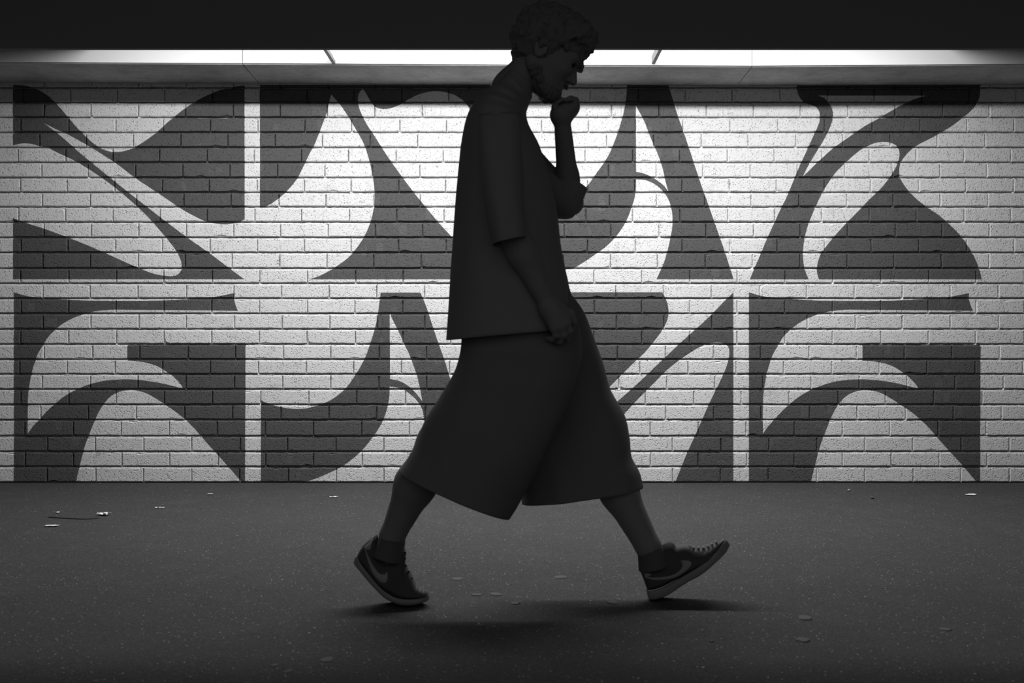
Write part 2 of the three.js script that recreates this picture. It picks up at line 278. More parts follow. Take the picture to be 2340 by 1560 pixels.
{
  const concrete = new THREE.MeshPhysicalMaterial({ map: concreteSheet, color: new THREE.Color().setScalar(0.85), roughness: 0.92, specularIntensity: 0.3 });
  const facing = paint(0.86, { roughness: 0.6, specularIntensity: 0.3 });
  // lintel of three lengths: [px from, px to, height of front edge at either end, height of back edge at either end]
  const f = (py) => Y(py, LINTEL), r = (py) => Y(py, WALL);
  const lengths = [[-620, 555, f(141.5), f(147.2), r(187), r(191.5)], [555, 1718, f(147.2), f(153.2), r(191.5), r(195.5)], [1718, 2960, f(153.2), f(144), r(195.5), r(192)]];
  for (const [p0, p1, fl, fr, bl, br] of lengths) {
    const g = 0.0014, x0 = X(p0, LINTEL) + g, x1 = X(p1, LINTEL) - g, zf = -LINTEL, zb = -WALL - 0.01, c = 0.006, T = 2.62;
    const pos = [], idx = [], uv = [];
    const q = (a, b, cc, d) => { const k = pos.length / 3; for (const v of [a, b, cc, d]) { pos.push(...v); uv.push(v[0], v[1] + v[2]); } idx.push(k, k + 1, k + 2, k, k + 2, k + 3); };
    q([x0, fl, zf - c], [x0, bl, zb], [x1, br, zb], [x1, fr, zf - c]);
    q([x0, fl + c, zf], [x0, fl, zf - c], [x1, fr, zf - c], [x1, fr + c, zf]);
    q([x0, T, zf], [x1, T, zf], [x1, T, zb], [x0, T, zb]);
    q([x0, fl + c, zf], [x0, T, zf], [x0, T, zb], [x0, bl, zb]);
    q([x1, fr + c, zf], [x1, br, zb], [x1, T, zb], [x1, T, zf]);
    const soffit = mesh(numbered('lintel'), tris(pos, idx, uv).toNonIndexed(), concrete, ceiling);
    soffit.geometry.computeVertexNormals();
    const fp = [], fi = [0, 1, 2, 0, 2, 3, 4, 7, 6, 4, 6, 5, 0, 4, 5, 0, 5, 1, 3, 2, 6, 3, 6, 7, 0, 3, 7, 0, 7, 4, 1, 5, 6, 1, 6, 2];
    for (const z of [zf + 0.004, zf - 0.001]) fp.push(x0, fl + c, z, x1, fr + c, z, x1, T, z, x0, T, z);
    const face = mesh(numbered('facing_board'), tris(fp, fi).toNonIndexed(), facing, ceiling);
    face.geometry.computeVertexNormals();
    face.userData.label = 'white painted facing board lit by the lamps';
  }
  const bounceBlack = paint(0.02, { specularIntensity: 0.1 }), dark = paint(0.20, { specularIntensity: 0.2 });  // matte black first, to swallow lamp bounce inside the recess
  mesh('fascia', new RoundedBoxGeometry(9.2, 0.9, FASCIA.thick, 2, 0.004).translate(0, FASCIA.y + 0.45, -FASCIA.depth + FASCIA.thick / 2), dark, ceiling);
  mesh('added_absorber', box(-4.6, 4.6, FASCIA.y + 0.004, 2.62, -FASCIA.depth - 0.006, -FASCIA.depth - 0.0005), bounceBlack, ceiling);  // unseen black sheet added to keep lamp bounce off the wall top
  mesh('slab', box(-4.6, 4.6, 2.62, 2.86, -WALL - 0.3, -FASCIA.depth), bounceBlack, ceiling);
  mesh('canopy', box(-4.6, 4.6, 2.78, 2.86, -FASCIA.depth + FASCIA.thick, -1.6), dark, ceiling);
  const steel = paint(0.32, { roughness: 0.5 });
  for (const [px, w] of [[763, 0.017], [1493, 0.017]]) {
    const x = X(px, LINTEL), y = Y(147.5, LINTEL);
    mesh(numbered('crossbar'), merge([box(x - w / 2, x + w / 2, y + 0.004, y + 0.020, -LINTEL + 0.004, -FASCIA.depth), box(x - w / 2, x - w / 2 + 0.004, y + 0.02, y + 0.045, -LINTEL + 0.004, -FASCIA.depth)]), steel, ceiling);
  }
  for (const x of [-2.16, 2.24]) mesh(numbered('recess_end'), box(x - 0.015, x + 0.015, 2.31, 2.62, -LINTEL, -FASCIA.depth), bounceBlack, ceiling);
}
{
  const housing = paint(0.7, { roughness: 0.4 }), glow = new THREE.MeshStandardMaterial({ color: 0xffffff, emissive: 0xffffff, emissiveIntensity: 2.0, roughness: 0.6 });
  const LABELS = ['long strip lamp in the ceiling recess above the left end of the mural', 'long strip lamp in the ceiling recess above the middle, behind the walker', 'long strip lamp in the ceiling recess above the right end of the mural'];
  LAMP.at.forEach((x, k) => {
    const t = thing('strip_lamp', LABELS[k], 'lamp', 'strip lamps in the ceiling recess', [x, LAMP.y + 0.012, -LAMP.depth]);
    t.rotation.x = LAMP.tilt * Math.PI / 180;          // leans towards the wall
    const L = LAMP.length, w = LAMP.width;
    mesh('housing', new RoundedBoxGeometry(L + 0.04, 0.07, w + 0.03, 3, 0.012).translate(0, 0.047, 0), housing, t);
    for (const s of [-1, 1]) mesh('end_cap', new RoundedBoxGeometry(0.018, 0.09, w + 0.034, 2, 0.006).translate(s * (L / 2 + 0.022), 0.040, 0), housing, t);
    mesh('diffuser', new RoundedBoxGeometry(L, 0.02, w, 2, 0.008).translate(0, 0.004, 0), glow, t);
    mesh('hanger', new THREE.CylinderGeometry(0.006, 0.006, 0.16, 10).translate(0, 0.155, 0).rotateX(-LAMP.tilt * Math.PI / 180), housing, t);
    const light = new THREE.RectAreaLight(0xffffff, LAMP.radiance * LAMP.level[k], L, w);
    light.name = 'lamp_light'; light.position.set(0, -0.010, 0); light.rotation.x = -Math.PI / 2;
    t.add(light);
  });
}

// ------------------------------------------------------------------ the walker
const NEAR = 3.394;                              // distance of the walker's middle plane
const at = (px, py, dz = 0) => { const d = NEAR - dz; return new THREE.Vector3(X(px, d), Y(py, d), -d); };   // dz > 0 is towards the eye
// smooth surface of a distance field, on a grid (surface nets)
function fieldMesh(f, lo, hi, cell) {
  const n = [0, 1, 2].map((k) => Math.ceil((hi[k] - lo[k]) / cell) + 1), [nx, ny, nz] = n, v = new Float32Array(nx * ny * nz), id = new Int32Array(nx * ny * nz).fill(-1);
  const I = (i, j, k) => i + nx * (j + ny * k);
  for (let k = 0; k < nz; k++) for (let j = 0; j < ny; j++) for (let i = 0; i < nx; i++) v[I(i, j, k)] = f(lo[0] + i * cell, lo[1] + j * cell, lo[2] + k * cell);
  const pos = [], idx = [], E = [];
  for (let a = 0; a < 8; a++) for (const b of [1, 2, 4]) if (!(a & b)) E.push([a, a | b]);
  for (let k = 0; k < nz - 1; k++) for (let j = 0; j < ny - 1; j++) for (let i = 0; i < nx - 1; i++) {
    let count = 0, x = 0, y = 0, z = 0;
    const val = (c) => v[I(i + (c & 1), j + ((c >> 1) & 1), k + ((c >> 2) & 1))];
    for (const [a, b] of E) { const p = val(a), q = val(b); if ((p < 0) === (q < 0)) continue; const t = p / (p - q); count++; x += lerp(a & 1, b & 1, t); y += lerp((a >> 1) & 1, (b >> 1) & 1, t); z += lerp((a >> 2) & 1, (b >> 2) & 1, t); }
    if (count) { id[I(i, j, k)] = pos.length / 3; pos.push(lo[0] + (i + x / count) * cell, lo[1] + (j + y / count) * cell, lo[2] + (k + z / count) * cell); }
  }
  const quad = (a, b, c, d, flip) => { if (a < 0 || b < 0 || c < 0 || d < 0) return; flip ? idx.push(a, c, b, a, d, c) : idx.push(a, b, c, a, c, d); };
  for (let k = 1; k < nz - 1; k++) for (let j = 1; j < ny - 1; j++) for (let i = 1; i < nx - 1; i++) {
    const s = v[I(i, j, k)] < 0;
    if (s !== (v[I(i + 1, j, k)] < 0)) quad(id[I(i, j - 1, k - 1)], id[I(i, j, k - 1)], id[I(i, j, k)], id[I(i, j - 1, k)], !s);
    if (s !== (v[I(i, j + 1, k)] < 0)) quad(id[I(i - 1, j, k - 1)], id[I(i - 1, j, k)], id[I(i, j, k)], id[I(i, j, k - 1)], !s);
    if (s !== (v[I(i, j, k + 1)] < 0)) quad(id[I(i - 1, j - 1, k)], id[I(i, j - 1, k)], id[I(i, j, k)], id[I(i - 1, j, k)], !s);
  }
  return tris(pos, idx);
}
const smin = (a, b, k) => { const h = Math.max(k - Math.abs(a - b), 0) / k; return Math.min(a, b) - h * h * k / 4; };
function bone(a, b, ra, rb) {                    // tapered capsule
  const dx = b.x - a.x, dy = b.y - a.y, dz = b.z - a.z, l2 = dx * dx + dy * dy + dz * dz;
  return (x, y, z) => { const t = clamp(((x - a.x) * dx + (y - a.y) * dy + (z - a.z) * dz) / l2, 0, 1); return Math.hypot(x - a.x - dx * t, y - a.y - dy * t, z - a.z - dz * t) - lerp(ra, rb, t); };
}
function egg(c, rx, ry, rz, turn = 0) {          // ellipsoid, turned in the side view
  const co = Math.cos(turn), si = Math.sin(turn), m = Math.min(rx, ry, rz);
  return (x, y, z) => { const X0 = x - c.x, Y0 = y - c.y, u = (X0 * co + Y0 * si) / rx, w = (-X0 * si + Y0 * co) / ry, q = (z - c.z) / rz, k = Math.hypot(u, w, q); return k < 1e-6 ? -m : (k - 1) * k / Math.hypot(u / rx, w / ry, q / rz); };
}
function joined(list) { return (x, y, z) => { let d = 1e3; for (const [f, k] of list) d = k ? smin(d, f(x, y, z), k) : Math.min(d, f(x, y, z)); return d; }; }

const walker = thing('person', 'curly-haired person in baggy dark t-shirt and long shorts striding right, hand at mouth', 'person', null, [0, 0, 0]);
const skin = paint(0.17, { roughness: 0.7, specularIntensity: 0.35 }), clothMat = paint(0.18, { roughness: 1, specularIntensity: 0.1 }), shortsMat = paint(0.135, { roughness: 1, specularIntensity: 0.08 }), hairMat = paint(0.125, { roughness: 0.8, specularIntensity: 0.15 });

// head, in its own frame: origin between the ears, x forward, then set and tipped down
const HEAD = { at: at(1249, 121, 0), tip: -0.55 };
const hp = (x, y, z) => { const c = Math.cos(HEAD.tip), s = Math.sin(HEAD.tip); return new THREE.Vector3(HEAD.at.x + x * c - y * s, HEAD.at.y + x * s + y * c, HEAD.at.z + z); };
const he = (x, y, z, rx, ry, rz, t = 0) => egg(hp(x, y, z), rx, ry, rz, HEAD.tip + t);
const hb = (a, b, ra, rb) => bone(hp(...a), hp(...b), ra, rb);
const headBulk = joined([
  [he(-0.012, 0.030, 0, 0.097, 0.088, 0.076), 0], [he(0.030, -0.040, 0, 0.064, 0.080, 0.060), 0.04], [he(0.052, 0.030, 0, 0.045, 0.055, 0.060), 0.03],
  [hb([-0.015, -0.055, 0.048], [0.062, -0.098, 0.018], 0.022, 0.017), 0.03], [hb([-0.015, -0.055, -0.048], [0.062, -0.098, -0.018], 0.022, 0.017), 0.03], [he(0.072, -0.100, 0, 0.020, 0.017, 0.022), 0.025],
  [hb([0.090, 0.022, 0.022], [0.080, 0.020, 0.046], 0.010, 0.009), 0.02], [hb([0.090, 0.022, -0.022], [0.080, 0.020, -0.046], 0.010, 0.009), 0.02],
  [he(0.066, -0.022, 0.040, 0.024, 0.018, 0.018), 0.02], [he(0.066, -0.022, -0.040, 0.024, 0.018, 0.018), 0.02],
  [hb([0.088, 0.012, 0], [0.113, -0.032, 0], 0.008, 0.0115), 0.012], [he(0.098, -0.036, 0.012, 0.011, 0.008, 0.007), 0.008], [he(0.098, -0.036, -0.012, 0.011, 0.008, 0.007), 0.008],
  [he(0.089, -0.060, 0, 0.012, 0.006, 0.022), 0.010], [he(0.087, -0.073, 0, 0.012, 0.007, 0.020), 0.008],
  [he(-0.014, -0.010, 0.078, 0.021, 0.033, 0.008, 0.2), 0.006], [he(-0.014, -0.010, -0.078, 0.021, 0.033, 0.008, 0.2), 0.006],
]);
const eyeL = he(0.083, 0.002, 0.031, 0.013, 0.012, 0.015), eyeR = he(0.083, 0.002, -0.031, 0.013, 0.012, 0.015), ballL = he(0.074, 0.002, 0.031, 0.0135, 0.0125, 0.0125), ballR = he(0.074, 0.002, -0.031, 0.0135, 0.0125, 0.0125), lips = hb([0.098, -0.0665, -0.018], [0.098, -0.0665, 0.018], 0.0022, 0.0022), earIn = [1, -1].map((s) => he(-0.010, -0.010, 0.086 * s, 0.011, 0.020, 0.005, 0.2));
const headField = (x, y, z) => { let d = headBulk(x, y, z); for (const e of [eyeL, eyeR, lips, ...earIn]) d = Math.max(d, -e(x, y, z)); return Math.min(d, ballL(x, y, z), ballR(x, y, z)); };

// limbs and trunk, kept inside the clothes
const ZN = 0.105, ZF = -0.105;                  // near leg (trails) and far leg (leads)
const J = {
  neck: at(1168, 204), chest: at(1150, 330), belly: at(1165, 540), hip: at(1190, 740),
  shN: at(1140, 318, 0.165), elN: at(1168, 528, 0.225), wrN: at(1247, 688, 0.205),
  shF: at(1165, 318, -0.160), elF: at(1302, 462, -0.135), wrF: at(1286, 290, -0.045),
  hpN: at(1170, 770, 0.085), knN: at(1003, 1008, ZN), anN: at(896, 1225, ZN * 0.35),
  hpF: at(1215, 770, -0.085), knF: at(1357, 1000, ZF), anF: at(1482, 1250, ZF * 0.35),
};
const on = (a, b, t, dx = 0, dy = 0) => new THREE.Vector3(lerp(a.x, b.x, t) + dx, lerp(a.y, b.y, t) + dy, lerp(a.z, b.z, t));
const bodyField = joined([
  [bone(J.neck, at(1212, 150), 0.050, 0.052), 0], [bone(at(1155, 262), J.neck, 0.052, 0.050), 0.04], [egg(at(1150, 395), 0.095, 0.165, 0.150), 0.05], [egg(J.belly, 0.105, 0.17, 0.15), 0.08], [egg(J.hip, 0.115, 0.13, 0.16), 0.07],
  [bone(at(1145, 300, 0.05), J.shN, 0.045, 0.045), 0.04], [bone(at(1155, 300, -0.05), J.shF, 0.045, 0.045), 0.04],
  [bone(J.shN, J.elN, 0.046, 0.039), 0.03], [bone(J.elN, on(J.elN, J.wrN, 0.35), 0.039, 0.041), 0.02], [bone(on(J.elN, J.wrN, 0.3), J.wrN, 0.041, 0.0265), 0.02],
  [bone(J.shF, J.elF, 0.046, 0.040), 0.03], [bone(J.elF, on(J.elF, J.wrF, 0.35), 0.038, 0.0335), 0.02], [bone(on(J.elF, J.wrF, 0.3), J.wrF, 0.0335, 0.0265), 0.02],
  [bone(J.hpN, J.knN, 0.085, 0.058), 0.05], [bone(J.knN, on(J.knN, J.anN, 0.45, -0.006), 0.055, 0.058), 0.03], [bone(on(J.knN, J.anN, 0.45, -0.006), J.anN, 0.058, 0.036), 0.03],
  [bone(J.hpF, J.knF, 0.085, 0.058), 0.05], [bone(J.knF, on(J.knF, J.anF, 0.5, -0.006), 0.050, 0.055), 0.03], [bone(on(J.knF, J.anF, 0.5, -0.006), J.anF, 0.055, 0.038), 0.03],
  [bone(J.anN, at(888, 1300, ZN * 0.35), 0.034, 0.022), 0.02], [bone(J.anF, at(1496, 1298, ZF * 0.35), 0.034, 0.022), 0.02],
]);
// hands: a palm and five bent fingers each
function handField(palm, fingers, wrist) {
  const list = [[bone(wrist, palm[0], 0.0255, 0.022), 0], ...palm.slice(1).map((p, i) => [bone(palm[0], p, 0.022, 0.0135), 0.022])];
  for (const f of fingers) for (let i = 0; i < f.length - 1; i++) list.push([bone(f[i], f[i + 1], [0.0100, 0.0092, 0.0084][i], [0.0092, 0.0084, 0.0072][i]), i ? 0.004 : 0.009]);
  return joined(list);
}
const nearHand = (() => {      // hangs forward of the hip, back of the hand to the eye, fingers softly curled
  const z = 0.205, k = [[1302, 716, z - 0.012], [1294, 735, z + 0.006], [1281, 745, z + 0.014], [1266, 748, z + 0.012]];
  const tips = [[[1311, 735, z - 0.016], [1307, 752, z - 0.030], [1296, 760, z - 0.040]], [[1303, 756, z + 0.002], [1296, 773, z - 0.014], [1284, 778, z - 0.028]], [[1288, 766, z + 0.010], [1280, 780, z - 0.006], [1268, 780, z - 0.020]], [[1271, 766, z + 0.010], [1262, 775, z - 0.004], [1252, 773, z - 0.016]]];
  const fingers = k.map((p, i) => [at(...p), ...tips[i].map((q) => at(...q))]);
  fingers.push([at(1264, 704, z - 0.022), at(1290, 722, z - 0.042), at(1303, 742, z - 0.052), at(1306, 757, z - 0.054)]);
  return { f: handField([at(1258, 706, z), ...k.map((p) => at(...p))], fingers, J.wrN), c: at(1276, 730, z - 0.01) };
})();
const farHand = (() => {       // loosely closed in front of the mouth, thumb and forefinger to the lips
  const z = -0.035, k = [[1313, 240, z + 0.012], [1313, 246, z - 0.006], [1309, 253, z - 0.022], [1303, 260, z - 0.036]];
  const tips = [[[1316, 229, z + 0.020], [1305, 225, z + 0.030], [1294, 228, z + 0.032]], [[1316, 233, z - 0.002], [1304, 229, z + 0.014], [1290, 231, z + 0.022]], [[1304, 240, z - 0.016], [1290, 234, z - 0.002], [1278, 236, z + 0.010]], [[1296, 248, z - 0.030], [1284, 242, z - 0.016], [1274, 244, z - 0.002]]];
  const fingers = k.map((p, i) => [at(...p), ...tips[i].map((q) => at(...q))]);
  fingers.push([at(1270, 262, z + 0.014), at(1267, 245, z + 0.030), at(1271, 233, z + 0.036), at(1284, 227, z + 0.034)]);
  return { f: handField([at(1282, 262, z), ...k.map((p) => at(...p))], fingers, J.wrF), c: at(1290, 250, z) };
})();
{
  const around = (c, r, f, cell) => fieldMesh(f, [c.x - r[0], c.y - r[1], c.z - r[2]], [c.x + r[0], c.y + r[1], c.z + r[2]], cell);
  const lo = at(830, 1420), hi = at(1560, 140), zc = -NEAR;
  const g = merge([fieldMesh(bodyField, [lo.x, -0.02, zc - 0.33], [hi.x, hi.y + 0.05, zc + 0.36], 0.0105), around(hp(0, 0, 0), [0.17, 0.17, 0.12], headField, 0.0036), around(nearHand.c, [0.09, 0.105, 0.075], nearHand.f, 0.003), around(farHand.c, [0.075, 0.075, 0.09], farHand.f, 0.003)]);
  mesh('body', g, skin, walker);
  // hair: a curly cap with a fringe over the brow
  const cap = joined([[he(-0.014, 0.045, 0, 0.112, 0.098, 0.094), 0], [he(0.050, 0.090, 0, 0.056, 0.046, 0.082), 0.03], [hb([0.077, 0.055, 0.03], [0.101, 0.010, 0.022], 0.014, 0.011), 0.02], [hb([0.077, 0.055, -0.03], [0.101, 0.010, -0.022], 0.014, 0.011), 0.02], [hb([0.079, 0.055, 0], [0.109, 0.000, 0], 0.015, 0.009), 0.02], [he(-0.056, -0.002, 0, 0.046, 0.070, 0.074), 0.04], [hb([0.080, 0.086, 0.04], [0.080, 0.086, -0.04], 0.024, 0.024), 0.03]]);
  const facePlane = he(0.100, -0.085, 0, 0.082, 0.095, 0.12);
  const hairField = (x, y, z) => Math.max(cap(x, y, z) + 0.009 * noise3(x * 62, y * 62, z * 62) + 0.0045 * noise3(x * 140, y * 140, z * 140), -facePlane(x, y, z));
  mesh('hair', around(hp(0, 0.04, 0), [0.18, 0.17, 0.13], hairField, 0.004), hairMat, walker);
  const chin = joined([[he(0.074, -0.096, 0, 0.031, 0.028, 0.038), 0], [hb([0.000, -0.066, 0.052], [0.060, -0.100, 0.026], 0.023, 0.021), 0.02], [hb([0.000, -0.066, -0.052], [0.060, -0.100, -0.026], 0.023, 0.021), 0.02], [hb([0.099, -0.055, -0.02], [0.099, -0.055, 0.02], 0.007, 0.007), 0.008]]);
  const mouth = he(0.100, -0.068, 0, 0.02, 0.007, 0.022);
  mesh('beard', around(hp(0.05, -0.08, 0), [0.11, 0.08, 0.09], (x, y, z) => Math.max(chin(x, y, z) + 0.005 * noise3(x * 120, y * 120, z * 120), -mouth(x, y, z)), 0.0036), hairMat, walker);
}

// clothes: sections through [front px, back px, half width, middle] joined into a sleeve of cloth with a turned-in hem
function cloth(sections, { steps = 6, around: seg = 56, wave = 0.006, power = 2.3, hem = 0.05, freq = 9, cap = false, salt = 0 } = {}) {
  const rows = [], S = sections.map(([fx, fy, bx, by, hw, dz]) => ({ f: at(fx, fy, dz), b: at(bx, by, dz), hw }));
  const curve = (k) => new THREE.CatmullRomCurve3(S.map((s) => s[k]), false, 'centripetal');
  const cf = curve('f'), cb = curve('b'), n = (S.length - 1) * steps, widths = (t) => { const u = t * (S.length - 1), i = Math.min(S.length - 2, Math.floor(u)), k = u - i; return lerp(S[i].hw, S[i + 1].hw, k * k * (3 - 2 * k)); };
  const ring = (f, b, hw, fade, shrink) => {
    const m = f.clone().add(b).multiplyScalar(0.5), h = f.clone().sub(b).multiplyScalar(0.5), out = [];
    for (let i = 0; i < seg; i++) {
      const a = (i / seg) * Math.PI * 2, c = Math.cos(a), s = Math.sin(a), ce = Math.sign(c) * Math.pow(Math.abs(c), 2 / power), se = Math.sign(s) * Math.pow(Math.abs(s), 2 / power);
      const p = m.clone().addScaledVector(h, ce * shrink); p.z += se * hw * shrink;
      const side = 1 - Math.pow(Math.abs(c), 6);      // folds on the flanks
      const fold = (noise3(p.x * freq + salt, p.y * freq * 0.45, p.z * freq) + 0.5 * noise3(p.x * freq * 2.3, p.y * freq + salt, p.z * freq * 2.1)) * wave * fade;
      p.z += se * fold * (0.4 + 0.6 * side) * 2.0; p.x += fold * side * ce * 0.6;
      out.push(p);
    }
    return out;
  };
  for (let j = 0; j <= n; j++) { const t = j / n; rows.push(ring(cf.getPoint(t), cb.getPoint(t), widths(t), 1, 1)); }
  if (hem) { const f = cf.getPoint(1), b = cb.getPoint(1), back = cf.getPoint(0.97).sub(f).normalize().multiplyScalar(hem), hw = widths(1); rows.push(ring(f, b, hw - 0.004, 1, 0.985)); rows.push(ring(f.clone().add(back), b.clone().add(back), hw - 0.006, 1, 0.96)); }
  const pos = [], idx = [];
  for (const r of rows) for (const p of r) pos.push(p.x, p.y, p.z);
  for (let j = 0; j < rows.length - 1; j++) for (let i = 0; i < seg; i++) { const a = j * seg + i, b = j * seg + (i + 1) % seg; idx.push(a, b, b + seg, a, b + seg, a + seg); }
  if (cap) { const k = pos.length / 3, m = rows[0].reduce((s, p) => s.add(p), new THREE.Vector3()).divideScalar(seg); pos.push(m.x, m.y, m.z); for (let i = 0; i < seg; i++) idx.push(k, (i + 1) % seg, i); }
  return tris(pos, idx);
}
const shirt = mesh('t_shirt', merge([
  cloth([[1216, 222, 1166, 158, 0.062, 0], [1208, 240, 1146, 182, 0.085, 0], [1203, 258, 1112, 212, 0.140, 0], [1204, 274, 1086, 238, 0.185, 0], [1210, 296, 1068, 270, 0.215, 0], [1231, 335, 1056, 320, 0.225, 0], [1246, 378, 1049, 378, 0.222, 0], [1262, 436, 1043, 440, 0.215, 0], [1274, 496, 1038, 505, 0.212, 0], [1281, 560, 1034, 565, 0.212, 0], [1291, 613, 1030, 620, 0.215, 0], [1300, 655, 1026, 690, 0.220, 0], [1305, 700, 1023, 735, 0.225, 0], [1308, 752, 1020, 777, 0.228, 0]], { wave: 0.007, freq: 7, salt: 3 }),
  cloth([[1190, 262, 1088, 268, 0.060, 0.160], [1192, 330, 1092, 330, 0.078, 0.190], [1194, 400, 1100, 410, 0.086, 0.208], [1196, 470, 1112, 490, 0.088, 0.220], [1204, 543, 1126, 560, 0.088, 0.226]], { wave: 0.006, cap: true, salt: 21, hem: 0.04 }),
  cloth([[1180, 270, 1120, 360, 0.065, -0.150], [1216, 318, 1150, 440, 0.078, -0.160], [1244, 371, 1220, 488, 0.082, -0.158], [1262, 390, 1272, 499, 0.080, -0.150], [1270, 396, 1308, 497, 0.076, -0.142], [1273, 397, 1327, 469, 0.072, -0.136], [1275, 398, 1342, 434, 0.068, -0.132]], { wave: 0.003, cap: true, salt: 33, hem: 0.03, steps: 5 }),
]), clothMat, walker);
mesh('shorts', merge([
  cloth([[1302, 660, 1060, 680, 0.150, 0.02], [1322, 735, 1052, 745, 0.165, 0.03], [1330, 800, 1054, 785, 0.150, 0.060], [1318, 860, 1041, 842, 0.130, 0.090], [1290, 940, 1006, 905, 0.122, 0.105], [1256, 1012, 972, 958, 0.122, 0.110], [1224, 1080, 949, 1016, 0.124, 0.108], [1196, 1132, 929, 1052, 0.126, 0.106], [1181, 1160, 920, 1066, 0.127, 0.104], [1165, 1185, 913.5, 1077, 0.128, 0.102]], { wave: 0.006, cap: true, salt: 51, power: 2.2 }),
  cloth([[1302, 668, 1075, 690, 0.150, -0.02], [1334, 712, 1068, 770, 0.160, -0.04], [1357, 771, 1080, 860, 0.145, -0.070], [1379, 831, 1104, 930, 0.130, -0.092], [1395, 889, 1132, 985, 0.124, -0.102], [1427, 947, 1156, 1035, 0.124, -0.106], [1438.5, 1000, 1172, 1078, 0.126, -0.106], [1443, 1042, 1183, 1106, 0.127, -0.106], [1461, 1077, 1190, 1128, 0.128, -0.106], [1470, 1112, 1192, 1150, 0.128, -0.106]], { wave: 0.006, cap: true, salt: 77, power: 2.2 }),
]), shortsMat, walker);

// shoes: [side view px of the lower and upper line, half width] along the foot
const shoeDark = paint(0.045, { roughness: 0.5, specularIntensity: 0.35 }), shoeSole = paint(0.17, { roughness: 0.6 }), shoeMark = paint(0.20, { roughness: 0.5 }), sockMat = paint(0.085, { roughness: 1, specularIntensity: 0.05 }), laceMat = paint(0.20, { roughness: 0.8 });
function shoe(label, o, dz, sole, upper, mark, heelTab, laces, creases, sock, place) {
  const P = (x, y, z) => at(o[0] + x / 4.875, o[1] + y / 4.875, dz + z), root = new THREE.Group();
  root.name = numbered('shoe'); root.userData = { label }; walker.add(root);
  const tube = (rows, prof, steps, bend = 0) => {     // rows: lower point, upper point, half width; prof(u) -> share of the width, u from 0 (low) to 1 (high)
    const c = [0, 1].map((k) => new THREE.CatmullRomCurve3(rows.map((r) => new THREE.Vector3(r[2 * k], r[2 * k + 1], 0)), false, 'centripetal')), w = new THREE.CatmullRomCurve3(rows.map((r, i) => new THREE.Vector3(i, r[4] * 1000, 0)));
    const n = (rows.length - 1) * steps, U = 9, pos = [], idx = [], grid = [];
    for (let j = 0; j <= n; j++) {
      const t = j / n, a = c[0].getPoint(t), b = c[1].getPoint(t), hw = w.getPoint(t).y / 1000, line = [];
      for (let i = 0; i <= U; i++) { const u = i / U; line.push([lerp(a.x, b.x, u), lerp(a.y, b.y, u), hw * prof(u)]); }
      grid.push(line);
      const crease = creases.reduce((s, k) => s + Math.exp(-(((t - k) / 0.018) ** 2)), 0) * bend;
      const loop = [...line.map((p, i) => P(p[0], p[1] + crease * (i / U) ** 2 * 9, p[2])), ...line.slice().reverse().map((p, i) => P(p[0], p[1] + crease * (1 - i / U) ** 2 * 9, -p[2]))];
      for (const p of loop) pos.push(p.x, p.y, p.z);
    }
    const L = 2 * (U + 1);
    for (let j = 0; j < n; j++) for (let i = 0; i < L; i++) { const a = j * L + i, b = j * L + (i + 1) % L; idx.push(a, b, b + L, a, b + L, a + L); }
    for (const [row, flip] of [[0, 1], [n, 0]]) for (let i = 1; i < L - 1; i++) { const a = row * L; flip ? idx.push(a, a + i + 1, a + i) : idx.push(a, a + i, a + i + 1); }
    return { g: tris(pos, idx), grid };
  };
  const s = tube(sole, (u) => 0.93 + 0.07 * Math.sin(u * Math.PI), 5);
  const u = tube(upper, (v) => Math.pow(Math.max(0, 1 - Math.pow(v, 2.6)), 0.55) * (1 - 0.20 * v) * 0.97 + 0.06 * (1 - v), 5, 1);
  mesh(numbered('upper'), u.g, shoeDark, root);
  mesh(numbered('sole'), s.g, shoeSole, root);
  const face = (x, y) => { let best = 1e9, z = 0; for (const line of u.grid) for (const p of line) { const d = (p[0] - x) ** 2 + (p[1] - y) ** 2; if (d < best) { best = d; z = p[2]; } } return z; };
  const side = (x, y) => { let sw = 0, sz = 0; for (let a = -2; a <= 2; a++) for (let b = -2; b <= 2; b++) { sz += face(x + a * 14, y + b * 14); sw++; } return sz / sw; };
  const patch = (name, outer, inner, lift, material) => {   // a strip between two side-view lines laid on the near flank
    const A = new THREE.CatmullRomCurve3(outer.map((p) => new THREE.Vector3(p[0], p[1], 0))), B = new THREE.CatmullRomCurve3(inner.map((p) => new THREE.Vector3(p[0], p[1], 0)));
    const pos = [], idx = [], n = 36, m = 4;
    for (let j = 0; j <= n; j++) { const a = A.getPoint(j / n), b = B.getPoint(j / n); for (let i = 0; i <= m; i++) { const x = lerp(a.x, b.x, i / m), y = lerp(a.y, b.y, i / m), p = P(x, y, side(x, y) + lift * (i === 0 || i === m ? 0.2 : 1)); pos.push(p.x, p.y, p.z); } }
    for (let j = 0; j < n; j++) for (let i = 0; i < m; i++) { const a = j * (m + 1) + i; idx.push(a, a + 1, a + m + 2, a, a + m + 2, a + m + 1); }
    const t = mesh(numbered(name), tris(pos, idx), material, root);
    return t;
  };
  const e = patch('emblem', mark[0], mark[1], 0.0032, shoeMark); e.userData.label = 'pale curved check-shaped emblem on the flank';
  patch('heel_tab', heelTab[0], heelTab[1], 0.0028, shoeMark);
  laces.forEach(([x, y, ang], i) => { const a = P(x, y, 0.020), b = P(x, y, -0.020), m = P(x - 26 * Math.cos(ang), y - 26 * Math.sin(ang) - 4, 0.0); m.copy(a).add(b).multiplyScalar(0.5).add(P(x + Math.sin(ang) * 14, y - Math.cos(ang) * 14, 0).sub(P(x, y, 0))); mesh(numbered('lace'), new THREE.TubeGeometry(new THREE.QuadraticBezierCurve3(a, m, b), 8, 0.0034, 7), laceMat, root); });
